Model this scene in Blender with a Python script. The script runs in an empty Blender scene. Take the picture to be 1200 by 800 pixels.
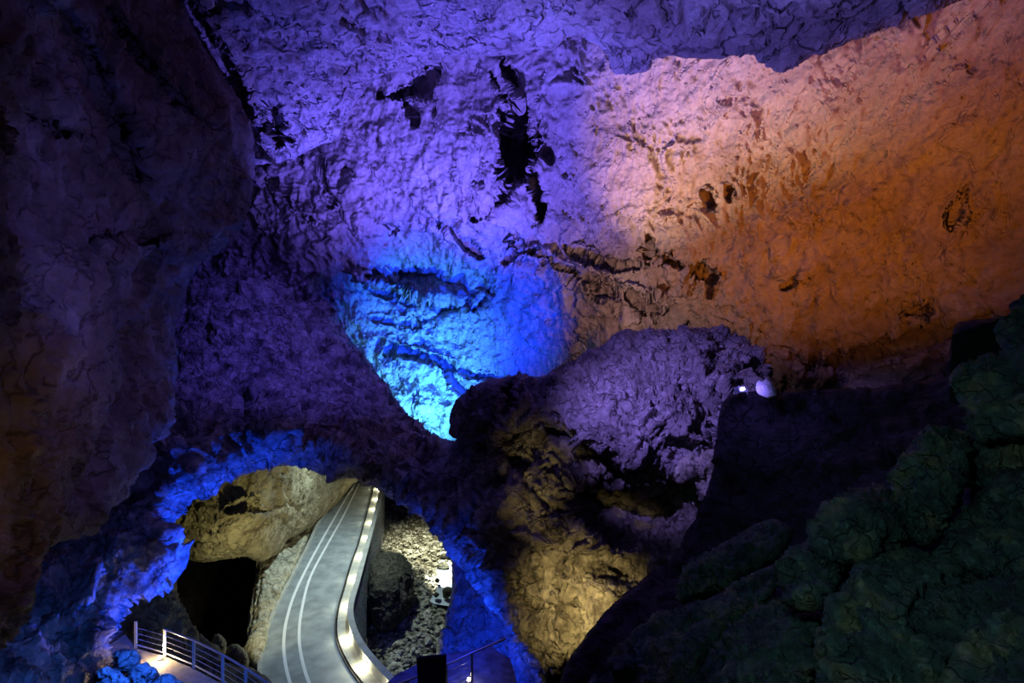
import bpy, math
import numpy as np
from mathutils import Vector

# ------------------------------------------------------------------ camera, world, exposure
scn = bpy.context.scene
COL = scn.collection
CAM_Z = 25.0
F = 600.0
cam_d = bpy.data.cameras.new('camera')
cam_d.sensor_width = 36.0
cam_d.lens = 18.0
cam_d.clip_end = 500
cam = bpy.data.objects.new('camera', cam_d)
COL.objects.link(cam)
cam.location = (0, 0, CAM_Z)
cam.rotation_euler = (math.pi / 2, 0, 0)
scn.camera = cam
scn.view_settings.view_transform = 'Standard'
scn.view_settings.look = 'None'
scn.view_settings.gamma = 1.0
scn.view_settings.exposure = 0.0
scn.view_settings.use_curve_mapping = False
scn.cycles.max_bounces = 4
scn.cycles.diffuse_bounces = 2
scn.cycles.use_denoising = True

world = bpy.data.worlds.new('world')
scn.world = world
world.use_nodes = True
world.node_tree.nodes['Background'].inputs[0].default_value = (0.07, 0.06, 0.16, 1)
world.node_tree.nodes['Background'].inputs[1].default_value = 0.014


def at(x, y, Y):
    """photo pixel and distance in metres -> a point in the cave"""
    return Vector(((x - 600) / F * Y, Y, CAM_Z - (y - 400) / F * Y))


def spot(name, loc, target, color, power, angle=90, blend=0.8, radius=0.3):
    d = bpy.data.lights.new(name, 'SPOT')
    d.color = color
    d.energy = power
    d.spot_size = math.radians(angle)
    d.spot_blend = blend
    d.shadow_soft_size = radius
    o = bpy.data.objects.new(name, d)
    COL.objects.link(o)
    o.location = loc
    o.rotation_euler = (Vector(target) - Vector(loc)).to_track_quat('-Z', 'Y').to_euler()
    return o


def point(name, loc, color, power, radius=0.1):
    d = bpy.data.lights.new(name, 'POINT')
    d.color = color
    d.energy = power
    d.shadow_soft_size = radius
    o = bpy.data.objects.new(name, d)
    COL.objects.link(o)
    o.location = loc
    return o


PURPLE = (0.14, 0.105, 1.0)
VIOLET = (0.20, 0.165, 1.0)
BLUE = (0.005, 0.045, 1.0)
CYAN = (0.03, 0.32, 1.0)
PEACH = (1.0, 0.58, 0.36)
ORANGE = (1.0, 0.27, 0.03)
OLIVE = (1.0, 0.77, 0.32)
GREEN = (0.30, 0.85, 0.62)
# coloured floodlights of the cave, plus added unseen fill spots (see the LIGHTS block)
#LIGHTS_BEGIN
spot('purple_flood', at(500, 475, 34), at(520, 130, 36), PURPLE, 72000, 110, 1.0)
spot('violet_flood', at(640, 440, 19), at(850, -10, 23), VIOLET, 15000, 78, 0.8)
spot('peach_flood', at(645, 412, 34), at(800, 175, 37), PEACH, 25000, 58, 1.0)
spot('band_fill', at(700, 385, 35), at(735, 350, 45), (1.0, 0.55, 0.5), 2600, 120, 1.0)  # unseen fill spot, added to lift the black band of ledges
spot('orange_flood', at(1045, 495, 22.5), at(990, 215, 36), ORANGE, 14000, 90, 1.0)
spot('cyan_flood', at(505, 545, 46), at(495, 460, 52), (0.06, 0.40, 1.0), 30000, 100, 0.9)
spot('blue_flood', at(540, 490, 42), at(535, 365, 52), BLUE, 42000, 112, 0.9)
spot('boulder_fill', at(520, 220, 16), at(765, 460, 26), (0.30, 0.22, 1.0), 20000, 44, 0.9)  # unseen fill spot in mid-air, standing in for ceiling bounce
spot('shelf_fill', at(520, 60, 22), at(330, 410, 38), (0.10, 0.07, 1.0), 17000, 50, 0.9)  # unseen spot added overhead to tint the upper side of the rock bridge
spot('left_wall_fill', at(420, 330, 12), at(150, 330, 16), (0.19, 0.17, 1.0), 1000, 100, 0.9)  # weak unseen spot, added to turn the left wall bluer
spot('ochre_flood', at(625, 745, 15), at(678, 712, 21.5), OLIVE, 4000, 50, 1.0)
spot('ochre_low_flood', at(580, 720, 18), at(625, 565, 25), OLIVE, 800, 34, 1.0)
spot('arch_blue_left', at(290, 735, 23.5), at(165, 665, 22), BLUE, 8500, 84, 0.8)
spot('arch_blue_top', at(290, 660, 26), at(250, 540, 26.5), BLUE, 4200, 150, 0.9)
spot('arch_blue_right', at(515, 775, 22), at(565, 710, 28), BLUE, 4000, 120, 0.8)
spot('platform_blue', at(560, 690, 16), at(500, 790, 16), BLUE, 300, 120, 0.9)
spot('corner_blue', at(170, 740, 13.5), at(155, 800, 15), (0.02, 0.14, 1.0), 1500, 110, 0.8)
spot('gallery_ochre', at(345, 720, 36), at(290, 610, 50), (0.98, 0.90, 0.42), 4600, 110, 0.9)
spot('gallery_road', at(440, 470, 58), at(370, 680, 55), (0.72, 0.95, 1.0), 14500, 130, 0.9)
spot('river_flood', at(500, 560, 76), at(508, 650, 80), (0.95, 1.0, 0.82), 24000, 84, 0.9)
spot('stream_fill', at(500, 570, 70), at(522, 678, 72), (0.9, 1.0, 0.95), 80000, 26, 0.6)  # strong unseen spot, added to whiten the stream
spot('left_low_fill', at(250, 620, 9), at(60, 520, 11), (1.0, 0.55, 0.22), 130, 80, 1.0)  # weak unseen spot, added to warm the wall's lower left
spot('road_end_flood', at(432, 500, 82), at(415, 590, 80), (0.85, 1.0, 1.0), 6000, 80, 0.9)
spot('green_flood', at(700, 250, 3), at(1060, 620, 8), (0.45, 0.85, 0.90), 430, 70, 0.9)
point('ledge_glow', at(876, 450, 17.9), (0.25, 0.18, 1.0), 45)
#LIGHTS_END

# ------------------------------------------------------------------ noise in numpy
def _hash(ix, iy, iz, seed):
    n = (ix * 374761393 + iy * 668265263 + iz * 2147483647 + seed * 1274126177) & 0xffffffff
    n = ((n ^ (n >> 13)) * 1274126177) & 0xffffffff
    n = ((n ^ (n >> 15)) * 2246822519) & 0xffffffff
    return ((n ^ (n >> 16)) & 0xffffff) / float(0xffffff)


def vnoise(P, seed=0):
    I = np.floor(P).astype(np.int64)
    f = P - I
    f = f * f * f * (f * (f * 6 - 15) + 10)
    r = 0
    for dx in (0, 1):
        wx = f[:, 0] if dx else 1 - f[:, 0]
        for dy in (0, 1):
            wy = f[:, 1] if dy else 1 - f[:, 1]
            for dz in (0, 1):
                wz = f[:, 2] if dz else 1 - f[:, 2]
                r = r + wx * wy * wz * _hash(I[:, 0] + dx, I[:, 1] + dy, I[:, 2] + dz, seed)
    return r * 2 - 1


def fbm(P, oct=4, seed=0, gain=0.5, ridged=False):
    a, s, t = 1.0, 0, 0
    for k in range(oct):
        n = vnoise(P * (2.03 ** k) + 17.3 * k, seed + k)
        if ridged:
            n = 1 - 2 * np.abs(n)
        s = s + a * n
        t += a
        a *= gain
    return s / t


def voronoi(P, seed=0, jitter=0.9):
    """F1, F2, vector from the nearest cell point, id"""
    I = np.floor(P).astype(np.int64)
    n = len(P)
    f1 = np.full(n, 9.0)
    f2 = np.full(n, 9.0)
    vec = np.zeros((n, 3))
    cid = np.zeros(n)
    for dx in (-1, 0, 1):
        for dy in (-1, 0, 1):
            for dz in (-1, 0, 1):
                cx, cy, cz = I[:, 0] + dx, I[:, 1] + dy, I[:, 2] + dz
                h = _hash(cx, cy, cz, seed)
                c = np.stack([cx + 0.5 + jitter * (h - 0.5),
                              cy + 0.5 + jitter * (_hash(cx, cy, cz, seed + 11) - 0.5),
                              cz + 0.5 + jitter * (_hash(cx, cy, cz, seed + 23) - 0.5)], 1)
                v = P - c
                d = np.sqrt((v * v).sum(1))
                near = d < f1
                f2 = np.where(near, f1, np.minimum(f2, d))
                f1 = np.where(near, d, f1)
                vec[near] = v[near]
                cid = np.where(near, h, cid)
    return f1, f2, vec, cid


def warp(P, amp, scale, seed):
    return P + amp * np.stack([vnoise(P * scale, seed), vnoise(P * scale, seed + 5), vnoise(P * scale, seed + 9)], 1)


def sstep(a, b, x):
    t = np.clip((x - a) / (b - a), 0, 1)
    return t * t * (3 - 2 * t)


# relief recipes: metres of outward displacement at world points P ------------------
def rel_shingle(scale=1.6, amp=0.35, direction=(-0.7, 0.0, -0.7), stretch=(1.0, 1.0, 0.55), seed=1, rough=0.25, big=1.2):
    dv = np.array(direction) / np.linalg.norm(direction)
    st = np.array(stretch)

    def f(P):
        Q = warp(P, 1.1, 0.35, seed + 40)
        Q = warp(Q, 0.35, 1.3, seed + 50)
        f1, f2, v, cid = voronoi(Q * st / scale, seed)
        tilt = v @ dv
        h = amp * (tilt + 0.5 * (cid - 0.5)) * (0.35 + 0.9 * sstep(-0.35, 0.5, vnoise(P * 0.22, seed + 70)))
        f1, f2, v, cid = voronoi(Q * st / (scale * 0.42), seed + 3)
        h = h + 0.42 * amp * (v @ dv) * (0.4 + sstep(-0.2, 0.5, vnoise(P * 0.4, seed + 77)))
        h = h + big * fbm(P * 0.13, 3, seed + 7) + rough * fbm(P * 0.8, 4, seed + 9)
        return h
    return f


def rel_scallop(scale=1.4, amp=0.28, seed=2, rough=0.12, big=0.8, stretch=(1, 1, 1)):
    st = np.array(stretch)

    def f(P):
        Q = warp(P, 0.45, 0.7, seed + 40)
        f1, f2, v, cid = voronoi(Q * st / scale, seed)
        e = f2 - f1
        m = 0.45 + 0.8 * sstep(-0.4, 0.5, vnoise(P * 0.25, seed + 8))
        h = amp * m * (np.minimum(e * 4.0, 1.0) ** 0.7 - 1 + 0.5 * (cid - 0.5) + 0.55 * (v[:, 0] - 0.4 * v[:, 2]))
        f1, f2, v, cid = voronoi(Q * st / (scale * 0.37), seed + 4)
        h = h + 0.3 * amp * m * np.minimum((f2 - f1) * 2.5, 1.0)
        return h + big * fbm(P * 0.15, 3, seed + 7) + rough * fbm(P * 1.1, 4, seed + 9, ridged=True)
    return f


def facets(P, seed):
    """angular blocks: every cell is a plane tilted its own way"""
    f1, f2, v, cid = voronoi(P, seed)
    k = cid * 6.283
    r = np.stack([np.cos(k * 7), np.sin(k * 13), np.cos(k * 29)], 1)
    return (v * r).sum(1) + 0.5 * (cid - 0.5) + 0.18 * (np.minimum((f2 - f1) * 7, 1.0) - 1)


def rel_rough(scale=1.0, amp=0.5, seed=3, big=1.0, cells=0.3, stretch=(1, 1, 1)):
    st = np.array(stretch)

    def f(P):
        Q = warp(P, 0.6 * scale, 0.6 / scale, seed + 40)
        Q = warp(Q, 0.16 * scale, 2.2 / scale, seed + 60) * st
        h = cells * facets(Q / (1.9 * scale), seed)
        h = h + 0.5 * cells * facets(Q / (0.75 * scale), seed + 5)
        h = h + 0.25 * cells * facets(Q / (0.33 * scale), seed + 15)
        h = h + amp * 0.8 * fbm(Q * 0.6 / scale, 5, seed + 9, 0.58, ridged=True)
        return h + big * fbm(P * 0.16 / scale, 3, seed + 7)
    return f


# ------------------------------------------------------------------ rock builder
def outline(poly, jit=3.0, seed=0, seg=5.0):
    pts = []
    n = len(poly)
    for i in range(n):
        a = np.array(poly[i][:2], float)
        b = np.array(poly[(i + 1) % n][:2], float)
        L = np.linalg.norm(b - a)
        k = max(1, int(L / seg))
        for j in range(k):
            pts.append(a + (b - a) * j / k)
    pts = np.array(pts)
    # soften the corners of the traced outline
    for _ in range(2):
        pts = 0.25 * np.roll(pts, 1, 0) + 0.5 * pts + 0.25 * np.roll(pts, -1, 0)
    if jit:
        P3 = np.stack([pts[:, 0], pts[:, 1], np.zeros(len(pts))], 1)
        jx = fbm(P3 / 30.0, 4, seed + 100, 0.65)
        jy = fbm(P3 / 30.0, 4, seed + 200, 0.65)
        pts = pts + jit * 1.6 * np.stack([jx, jy], 1)
    return pts


def dist_poly(X, Y, poly, closed=True, want_near=False, want_inside=False):
    n = len(X)
    A = poly if closed else poly[:-1]
    B = np.roll(poly, -1, 0) if closed else poly[1:]
    D = np.full(n, 1e9)
    NX, NY = np.zeros(n), np.zeros(n)
    T = np.zeros(n)
    ins = np.zeros(n, bool)
    S = np.zeros(n)
    for i in range(len(A)):
        ax, ay = A[i, 0], A[i, 1]
        bx, by = B[i, 0], B[i, 1]
        dx, dy = bx - ax, by - ay
        L2 = dx * dx + dy * dy + 1e-9
        t = np.clip(((X - ax) * dx + (Y - ay) * dy) / L2, 0, 1)
        qx, qy = ax + t * dx, ay + t * dy
        d = (X - qx) ** 2 + (Y - qy) ** 2
        m = d < D
        D = np.where(m, d, D)
        NX = np.where(m, qx, NX)
        NY = np.where(m, qy, NY)
        T = np.where(m, i + t, T)
        S = np.where(m, np.sign(dx * (Y - ay) - dy * (X - ax)), S)
        if want_inside:
            c = (ay > Y) != (by > Y)
            ins ^= c & (X < (bx - ax) * (Y - ay) / (by - ay + 1e-12) + ax)
    return np.sqrt(D), NX, NY, T, S, ins


def tps(ctrl):
    C = np.array(ctrl, float)
    n = len(C)
    XY = C[:, :2] / 100.0
    d2 = ((XY[:, None] - XY[None]) ** 2).sum(2)
    K = 0.5 * d2 * np.log(d2 + 1e-9)
    P = np.concatenate([np.ones((n, 1)), XY], 1)
    M = np.zeros((n + 3, n + 3))
    M[:n, :n] = K + np.eye(n) * 0.02
    M[:n, n:] = P
    M[n:, :n] = P.T
    w = np.linalg.solve(M, np.concatenate([C[:, 2], np.zeros(3)]))

    def f(X, Y):
        x, y = X / 100.0, Y / 100.0
        r = w[n] + w[n + 1] * x + w[n + 2] * y
        for i in range(n):
            q = (x - XY[i, 0]) ** 2 + (y - XY[i, 1]) ** 2
            r = r + w[i] * 0.5 * q * np.log(q + 1e-9)
        return r
    return f


def link_mesh(name, verts, faces, mat, parent=None, smooth=True, origin=None):
    verts = np.asarray(verts, float)
    if origin is not None:
        verts = verts - np.array(origin)
    me = bpy.data.meshes.new(name)
    if isinstance(faces, np.ndarray):
        me.vertices.add(len(verts))
        me.vertices.foreach_set('co', verts.astype(np.float32).ravel())
        k = faces.shape[1]
        me.loops.add(faces.size)
        me.loops.foreach_set('vertex_index', faces.astype(np.int32).ravel())
        me.polygons.add(len(faces))
        me.polygons.foreach_set('loop_start', np.arange(0, faces.size, k, dtype=np.int32))
        me.polygons.foreach_set('loop_total', np.full(len(faces), k, np.int32))
        me.update(calc_edges=True)
        me.validate()
    else:
        me.from_pydata([tuple(v) for v in verts], [], faces)
        me.update()
    me.polygons.foreach_set('use_smooth', [smooth] * len(me.polygons))
    me.materials.append(mat)
    o = bpy.data.objects.new(name, me)
    if origin is not None:
        o.location = origin
    COL.objects.link(o)
    if parent is not None:
        o.parent = parent
    return o


def tag(o, label=None, cat=None, group=None, kind=None):
    if label: o['label'] = label
    if cat: o['category'] = cat
    if group: o['group'] = group
    if kind: o['kind'] = kind
    return o


def rock(name, poly, ctrl, mat, relief, step=2.5, edge_px=25, edge_m=3.0, thick=6.0, jit=3.0, seed=0,
         stamps=(), parent=None, thing=False, fade_px=6):
    pl = outline(poly, jit, seed, min(5.0, np.ptp([p[1] for p in poly]) / 14.0))
    x0, y0 = pl.min(0)
    x1, y1 = pl.max(0)
    nx, ny = int((x1 - x0) / step) + 3, int((y1 - y0) / step) + 3
    gx = x0 - step + np.arange(nx) * step
    gy = y0 - step + np.arange(ny) * step
    X, Y = np.meshgrid(gx, gy)
    X, Y = X.ravel(), Y.ravel()
    d, qx, qy, _, _, ins = dist_poly(X, Y, pl, True, True, True)
    # grid cells touched by the rock
    idx = np.arange(nx * ny).reshape(ny, nx)
    a, b, c, e = idx[:-1, :-1].ravel(), idx[:-1, 1:].ravel(), idx[1:, 1:].ravel(), idx[1:, :-1].ravel()
    cnt = ins[a].astype(int) + ins[b] + ins[c] + ins[e]
    keep = cnt >= 2
    quads = np.stack([a, e, c, b], 1)[keep]
    used = np.unique(quads)
    remap = np.full(nx * ny, -1)
    remap[used] = np.arange(len(used))
    quads = remap[quads]
    X, Y, d, qx, qy, ins = X[used], Y[used], d[used], qx[used], qy[used], ins[used]
    X = np.where(ins, X, qx)
    Y = np.where(ins, Y, qy)
    d = np.where(ins, d, 0)
    D = tps(ctrl)(X, Y)
    Dbase = D.copy()
    t = np.clip(d / edge_px, 0, 1)
    D = D + edge_m * (1 - np.sqrt(np.clip(1 - (1 - t) ** 2, 0, 1)))
    for s in stamps:
        D = D + s(X, Y)

    def pos(D):
        return np.stack([(X - 600) / F * D, D, CAM_Z - (Y - 400) / F * D], 1)
    P = pos(D)
    # outward normals of the base surface
    fn = np.cross(P[quads[:, 2]] - P[quads[:, 0]], P[quads[:, 3]] - P[quads[:, 1]])
    N = np.zeros_like(P)
    for k in range(4):
        np.add.at(N, quads[:, k], fn)
    N /= np.linalg.norm(N, axis=1, keepdims=True) + 1e-9
    ray = P - np.array([0, 0, CAM_Z])
    flip = (N * ray).sum(1) > 0
    N[flip] *= -1
    h = relief(P)
    h = h * (0.25 + 0.75 * np.clip(d / fade_px, 0, 1))
    P = P + N * h[:, None]
    verts = P
    faces = quads
    if thick:
        n = len(P)
        # edges used once form the rim
        E = np.concatenate([quads[:, [0, 1]], quads[:, [1, 2]], quads[:, [2, 3]], quads[:, [3, 0]]])
        key = np.minimum(E[:, 0], E[:, 1]) * n + np.maximum(E[:, 0], E[:, 1])
        _, first, cn = np.unique(key, return_index=True, return_counts=True)
        rim = E[first[cn == 1]]
        B = pos(Dbase + edge_m + thick * (0.35 + 0.65 * np.sqrt(np.clip(d / (3 * edge_px), 0, 1))))
        verts = np.concatenate([P, B])
        side = np.stack([rim[:, 1], rim[:, 0], rim[:, 0] + n, rim[:, 1] + n], 1)
        faces = np.concatenate([quads, quads[:, ::-1] + n, side])
    org = None
    if thing:
        lo, hi = verts.min(0), verts.max(0)
        org = ((lo[0] + hi[0]) / 2, (lo[1] + hi[1]) / 2, lo[2])
    return link_mesh(name, verts, faces, mat, parent, True, org)


# stamps: metres added to the distance (positive = cut into the rock)
def groove(pts, depth, power=1.0, rag=3.0, seed=5):
    """pts: (x, y, half width in px)"""
    A = np.array(pts, float)

    def f(X, Y):
        out = np.zeros_like(X)
        w = A[:, 2].max() * 2.5 + 10
        m = (X > A[:, 0].min() - w) & (X < A[:, 0].max() + w) & (Y > A[:, 1].min() - w) & (Y < A[:, 1].max() + w)
        x, y = X[m], Y[m]
        if not len(x):
            return out
        P3 = np.stack([x, y, np.zeros_like(x)], 1)
        x = x + rag * fbm(P3 / 14.0, 3, seed)
        y = y + rag * fbm(P3 / 14.0, 3, seed + 9)
        d, _, _, T, _, _ = dist_poly(x, y, A[:, :2], False)
        i = np.clip(T.astype(int), 0, len(A) - 2)
        fr = np.clip(T - i, 0, 1)
        hw = A[i, 2] * (1 - fr) + A[i + 1, 2] * fr
        v = np.clip(1 - d / (hw + 0.01), 0, 1)
        out[m] = depth * sstep(0, 0.6, v) ** power
        return out
    return f


def ledge(pts, depth, width, rag=3.0, seed=5, side=1):
    """one side of the line juts out by depth and dies away over width px"""
    A = np.array(pts, float)

    def f(X, Y):
        out = np.zeros_like(X)
        w = width * 2 + 10
        m = (X > A[:, 0].min() - w) & (X < A[:, 0].max() + w) & (Y > A[:, 1].min() - w) & (Y < A[:, 1].max() + w)
        x, y = X[m], Y[m]
        if not len(x):
            return out
        P3 = np.stack([x, y, np.zeros_like(x)], 1)
        x = x + rag * fbm(P3 / 14.0, 3, seed)
        y = y + rag * fbm(P3 / 14.0, 3, seed + 9)
        d, _, _, T, S, _ = dist_poly(x, y, A[:, :2], False)
        L = len(A) - 1
        endf = sstep(0, 0.5, T) * sstep(0, 0.5, L - T)
        v = np.where(S * side > 0, np.clip(1 - d / width, 0, 1), np.clip(1 - d / 2.0, 0, 1))
        out[m] = -depth * sstep(0, 1, v) * endf
        return out
    return f


def pit(poly, depth, soft=6, rag=3.0, seed=6):
    A = np.array(poly, float)

    def f(X, Y):
        out = np.zeros_like(X)
        m = (X > A[:, 0].min() - 8) & (X < A[:, 0].max() + 8) & (Y > A[:, 1].min() - 8) & (Y < A[:, 1].max() + 8)
        x, y = X[m], Y[m]
        if not len(x):
            return out
        P3 = np.stack([x, y, np.zeros_like(x)], 1)
        x = x + rag * fbm(P3 / 14.0, 3, seed)
        y = y + rag * fbm(P3 / 14.0, 3, seed + 9)
        d, _, _, _, _, ins = dist_poly(x, y, A[:, :2], True, False, True)
        out[m] = depth * np.where(ins, sstep(0, soft, d), 0)
        return out
    return f


# ------------------------------------------------------------------ materials
def nodes_of(name):
    m = bpy.data.materials.new(name)
    m.use_nodes = True
    nt = m.node_tree
    return m, nt, nt.nodes['Principled BSDF']


def rock_mat(name, ca, cb, cc=None, rough=0.85, bump=0.5, scale=1.0, spec=0.3, patch=0.25, crack=1.0, shingle=0.0, crack_amt=1.0, crack_dark=None):
    m, nt, bs = nodes_of(name)
    N, L = nt.nodes, nt.links
    tc = N.new('ShaderNodeTexCoord')
    n1 = N.new('ShaderNodeTexNoise')
    n1.inputs['Scale'].default_value = patch
    n1.inputs['Detail'].default_value = 6
    n1.inputs['Roughness'].default_value = 0.65
    r1 = N.new('ShaderNodeValToRGB')
    e = r1.color_ramp.elements
    e[0].position, e[0].color = 0.36, (*ca, 1)
    e[1].position, e[1].color = 0.62, (*cb, 1)
    if cc:
        k = e.new(0.5)
        k.color = (*cc, 1)
    L.new(tc.outputs['Object'], n1.inputs['Vector'])
    L.new(n1.outputs['Fac'], r1.inputs['Fac'])
    n2 = N.new('ShaderNodeTexNoise')
    n2.inputs['Scale'].default_value = 2.2 * scale
    n2.inputs['Detail'].default_value = 8
    n2.inputs['Roughness'].default_value = 0.7
    L.new(tc.outputs['Object'], n2.inputs['Vector'])
    mx = N.new('ShaderNodeMix')
    mx.data_type = 'RGBA'
    mx.blend_type = 'MULTIPLY'
    mx.inputs['Factor'].default_value = 0.55
    r2 = N.new('ShaderNodeValToRGB')
    r2.color_ramp.elements[0].position, r2.color_ramp.elements[0].color = 0.3, (0.45, 0.43, 0.42, 1)
    r2.color_ramp.elements[1].position, r2.color_ramp.elements[1].color = 0.62, (1, 1, 1, 1)
    L.new(n2.outputs['Fac'], r2.inputs['Fac'])
    L.new(r1.outputs['Color'], mx.inputs[6])
    L.new(r2.outputs['Color'], mx.inputs[7])
    L.new(mx.outputs[2], bs.inputs['Base Color'])
    vo = N.new('ShaderNodeTexVoronoi')
    vo.feature = 'F1'
    vo.inputs['Scale'].default_value = 2.6 * scale
    wn = N.new('ShaderNodeMix')
    wn.data_type = 'VECTOR'
    wn.inputs['Factor'].default_value = 0.22
    L.new(tc.outputs['Object'], wn.inputs[4])
    L.new(n2.outputs['Color'], wn.inputs[5])
    L.new(wn.outputs[1], vo.inputs['Vector'])
    ma = N.new('ShaderNodeMath')
    ma.operation = 'MULTIPLY_ADD'
    ma.inputs[1].default_value = 0.45
    L.new(vo.outputs['Distance'], ma.inputs[0])
    L.new(n2.outputs['Fac'], ma.inputs[2])
    w2 = N.new('ShaderNodeTexNoise')
    w2.inputs['Scale'].default_value = 0.9 * scale
    w2.inputs['Detail'].default_value = 4 - 2 * shingle
    L.new(tc.outputs['Object'], w2.inputs['Vector'])
    wm = N.new('ShaderNodeVectorMath')
    wm.operation = 'MULTIPLY_ADD'
    wm.inputs[1].default_value = ((1.6 - 0.5 * shingle) / scale,) * 3
    L.new(w2.outputs['Color'], wm.inputs[0])
    L.new(tc.outputs['Object'], wm.inputs[2])
    ve = N.new('ShaderNodeTexVoronoi')
    ve.feature = 'DISTANCE_TO_EDGE'
    ve.inputs['Scale'].default_value = crack * scale
    L.new(wm.outputs[0], ve.inputs['Vector'])
    rc = N.new('ShaderNodeMapRange')
    rc.inputs[1].default_value = 0.0
    rc.inputs[2].default_value = 0.07
    L.new(ve.outputs['Distance'], rc.inputs[0])
    # cracks open only in places
    mk = N.new('ShaderNodeMapRange')
    mk.inputs[1].default_value = 0.44
    mk.inputs[2].default_value = 0.62
    L.new(w2.outputs['Fac'], mk.inputs[0])
    mo = N.new('ShaderNodeMath')
    mo.operation = 'MAXIMUM'
    L.new(rc.outputs[0], mo.inputs[0])
    L.new(mk.outputs[0], mo.inputs[1])
    m3 = N.new('ShaderNodeMath')
    m3.operation = 'MULTIPLY_ADD'
    m3.inputs[1].default_value = 0.5
    L.new(mo.outputs[0], m3.inputs[0])
    L.new(ma.outputs[0], m3.inputs[2])
    top = m3
    if shingle:
        # thin overlapping flakes of rock: each cell of the pattern is a tilted plate
        sv = N.new('ShaderNodeVectorMath')
        sv.operation = 'MULTIPLY'
        sv.inputs[1].default_value = (1.25, 1.25, 0.62)
        L.new(wm.outputs[0], sv.inputs[0])
        for sc_, am_ in ((0.6, 2.1), (1.3, 0.6)):
            vp = N.new('ShaderNodeTexVoronoi')
            vp.inputs['Scale'].default_value = sc_
            L.new(sv.outputs[0], vp.inputs['Vector'])
            su = N.new('ShaderNodeVectorMath')
            su.operation = 'SUBTRACT'
            L.new(sv.outputs[0], su.inputs[0])
            L.new(vp.outputs['Position'], su.inputs[1])
            dt = N.new('ShaderNodeVectorMath')
            dt.operation = 'DOT_PRODUCT'
            dt.inputs[1].default_value = (0.85 * am_ * shingle, 0.0, 0.35 * am_ * shingle)
            L.new(su.outputs[0], dt.inputs[0])
            ad = N.new('ShaderNodeMath')
            ad.operation = 'ADD'
            L.new(top.outputs[0], ad.inputs[0])
            L.new(dt.outputs['Value'], ad.inputs[1])
            top = ad
        m3.inputs[1].default_value = 0.5 * (1 - shingle) * crack_amt
        sf = N.new('ShaderNodeMath')
        sf.operation = 'MULTIPLY'
        sf.inputs[1].default_value = 1 - 0.6 * shingle
        L.new(ma.outputs[0], sf.inputs[0])
        L.new(sf.outputs[0], m3.inputs[2])
        mx.inputs['Factor'].default_value = 0.55 - 0.25 * shingle
    bp = N.new('ShaderNodeBump')
    bp.inputs['Strength'].default_value = min(1.0, bump * 1.25)
    bp.inputs['Distance'].default_value = 0.55 / scale
    L.new(top.outputs[0], bp.inputs['Height'])
    # the base colour is darker along the cracks
    cd = N.new('ShaderNodeMapRange')
    cd.inputs[3].default_value = 0.35
    cd.inputs[4].default_value = 1.0
    L.new(mo.outputs[0], cd.inputs[0])
    mc = N.new('ShaderNodeMix')
    mc.data_type = 'RGBA'
    mc.blend_type = 'MULTIPLY'
    mc.inputs['Factor'].default_value = crack_dark or 0.8 - 0.75 * shingle
    L.new(mx.outputs[2], mc.inputs[6])
    L.new(cd.outputs[0], mc.inputs[7])
    L.new(mc.outputs[2], bs.inputs['Base Color'])
    L.new(bp.outputs['Normal'], bs.inputs['Normal'])
    bs.inputs['Roughness'].default_value = rough
    bs.inputs['Specular IOR Level'].default_value = spec
    return m


def flat_mat(name, col, rough=0.5, metal=0.0, emit=None, es=0.0, noise=0.0, nscale=3.0):
    m, nt, bs = nodes_of(name)
    bs.inputs['Base Color'].default_value = (*col, 1)
    bs.inputs['Roughness'].default_value = rough
    bs.inputs['Metallic'].default_value = metal
    if emit:
        bs.inputs['Emission Color'].default_value = (*emit, 1)
        bs.inputs['Emission Strength'].default_value = es
    if noise:
        N, L = nt.nodes, nt.links
        tc = N.new('ShaderNodeTexCoord')
        n1 = N.new('ShaderNodeTexNoise')
        n1.inputs['Scale'].default_value = nscale
        n1.inputs['Detail'].default_value = 6
        r = N.new('ShaderNodeValToRGB')
        r.color_ramp.elements[0].position = 0.35
        r.color_ramp.elements[1].position = 0.65
        r.color_ramp.elements[0].color = (*[c * (1 - noise) for c in col], 1)
        r.color_ramp.elements[1].color = (*[min(1, c * (1 + noise)) for c in col], 1)
        L.new(tc.outputs['Object'], n1.inputs['Vector'])
        L.new(n1.outputs['Fac'], r.inputs['Fac'])
        L.new(r.outputs['Color'], bs.inputs['Base Color'])
        b = N.new('ShaderNodeBump')
        b.inputs['Strength'].default_value = 0.3
        b.inputs['Distance'].default_value = 0.05
        L.new(n1.outputs['Fac'], b.inputs['Height'])
        L.new(b.outputs['Normal'], bs.inputs['Normal'])
    return m


M_WALL = rock_mat('limestone_wall', (0.30, 0.24, 0.20), (0.56, 0.50, 0.44), (0.46, 0.38, 0.33), patch=0.10, bump=0.8, crack=0.8, shingle=1.0)
M_CEIL = rock_mat('limestone_ceiling', (0.30, 0.24, 0.22), (0.58, 0.54, 0.50), (0.48, 0.42, 0.38), patch=0.14, bump=0.95, crack=0.62, shingle=0.3, crack_amt=2.2, crack_dark=0.85)
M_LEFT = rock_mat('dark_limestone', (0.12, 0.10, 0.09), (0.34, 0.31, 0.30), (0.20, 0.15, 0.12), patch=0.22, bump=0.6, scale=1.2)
M_ARCH = rock_mat('pitted_limestone', (0.13, 0.11, 0.085), (0.62, 0.56, 0.44), (0.42, 0.37, 0.29), patch=0.75, bump=0.9, scale=1.5, crack=0.6)
M_BOULDER = rock_mat('grey_boulder_rock', (0.26, 0.22, 0.22), (0.52, 0.46, 0.46), (0.36, 0.31, 0.31), patch=0.4, bump=0.8, scale=1.3)
M_DARK = rock_mat('dark_shale', (0.03, 0.028, 0.035), (0.10, 0.085, 0.11), (0.06, 0.05, 0.06), patch=0.4, bump=0.7, scale=1.6)
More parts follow.
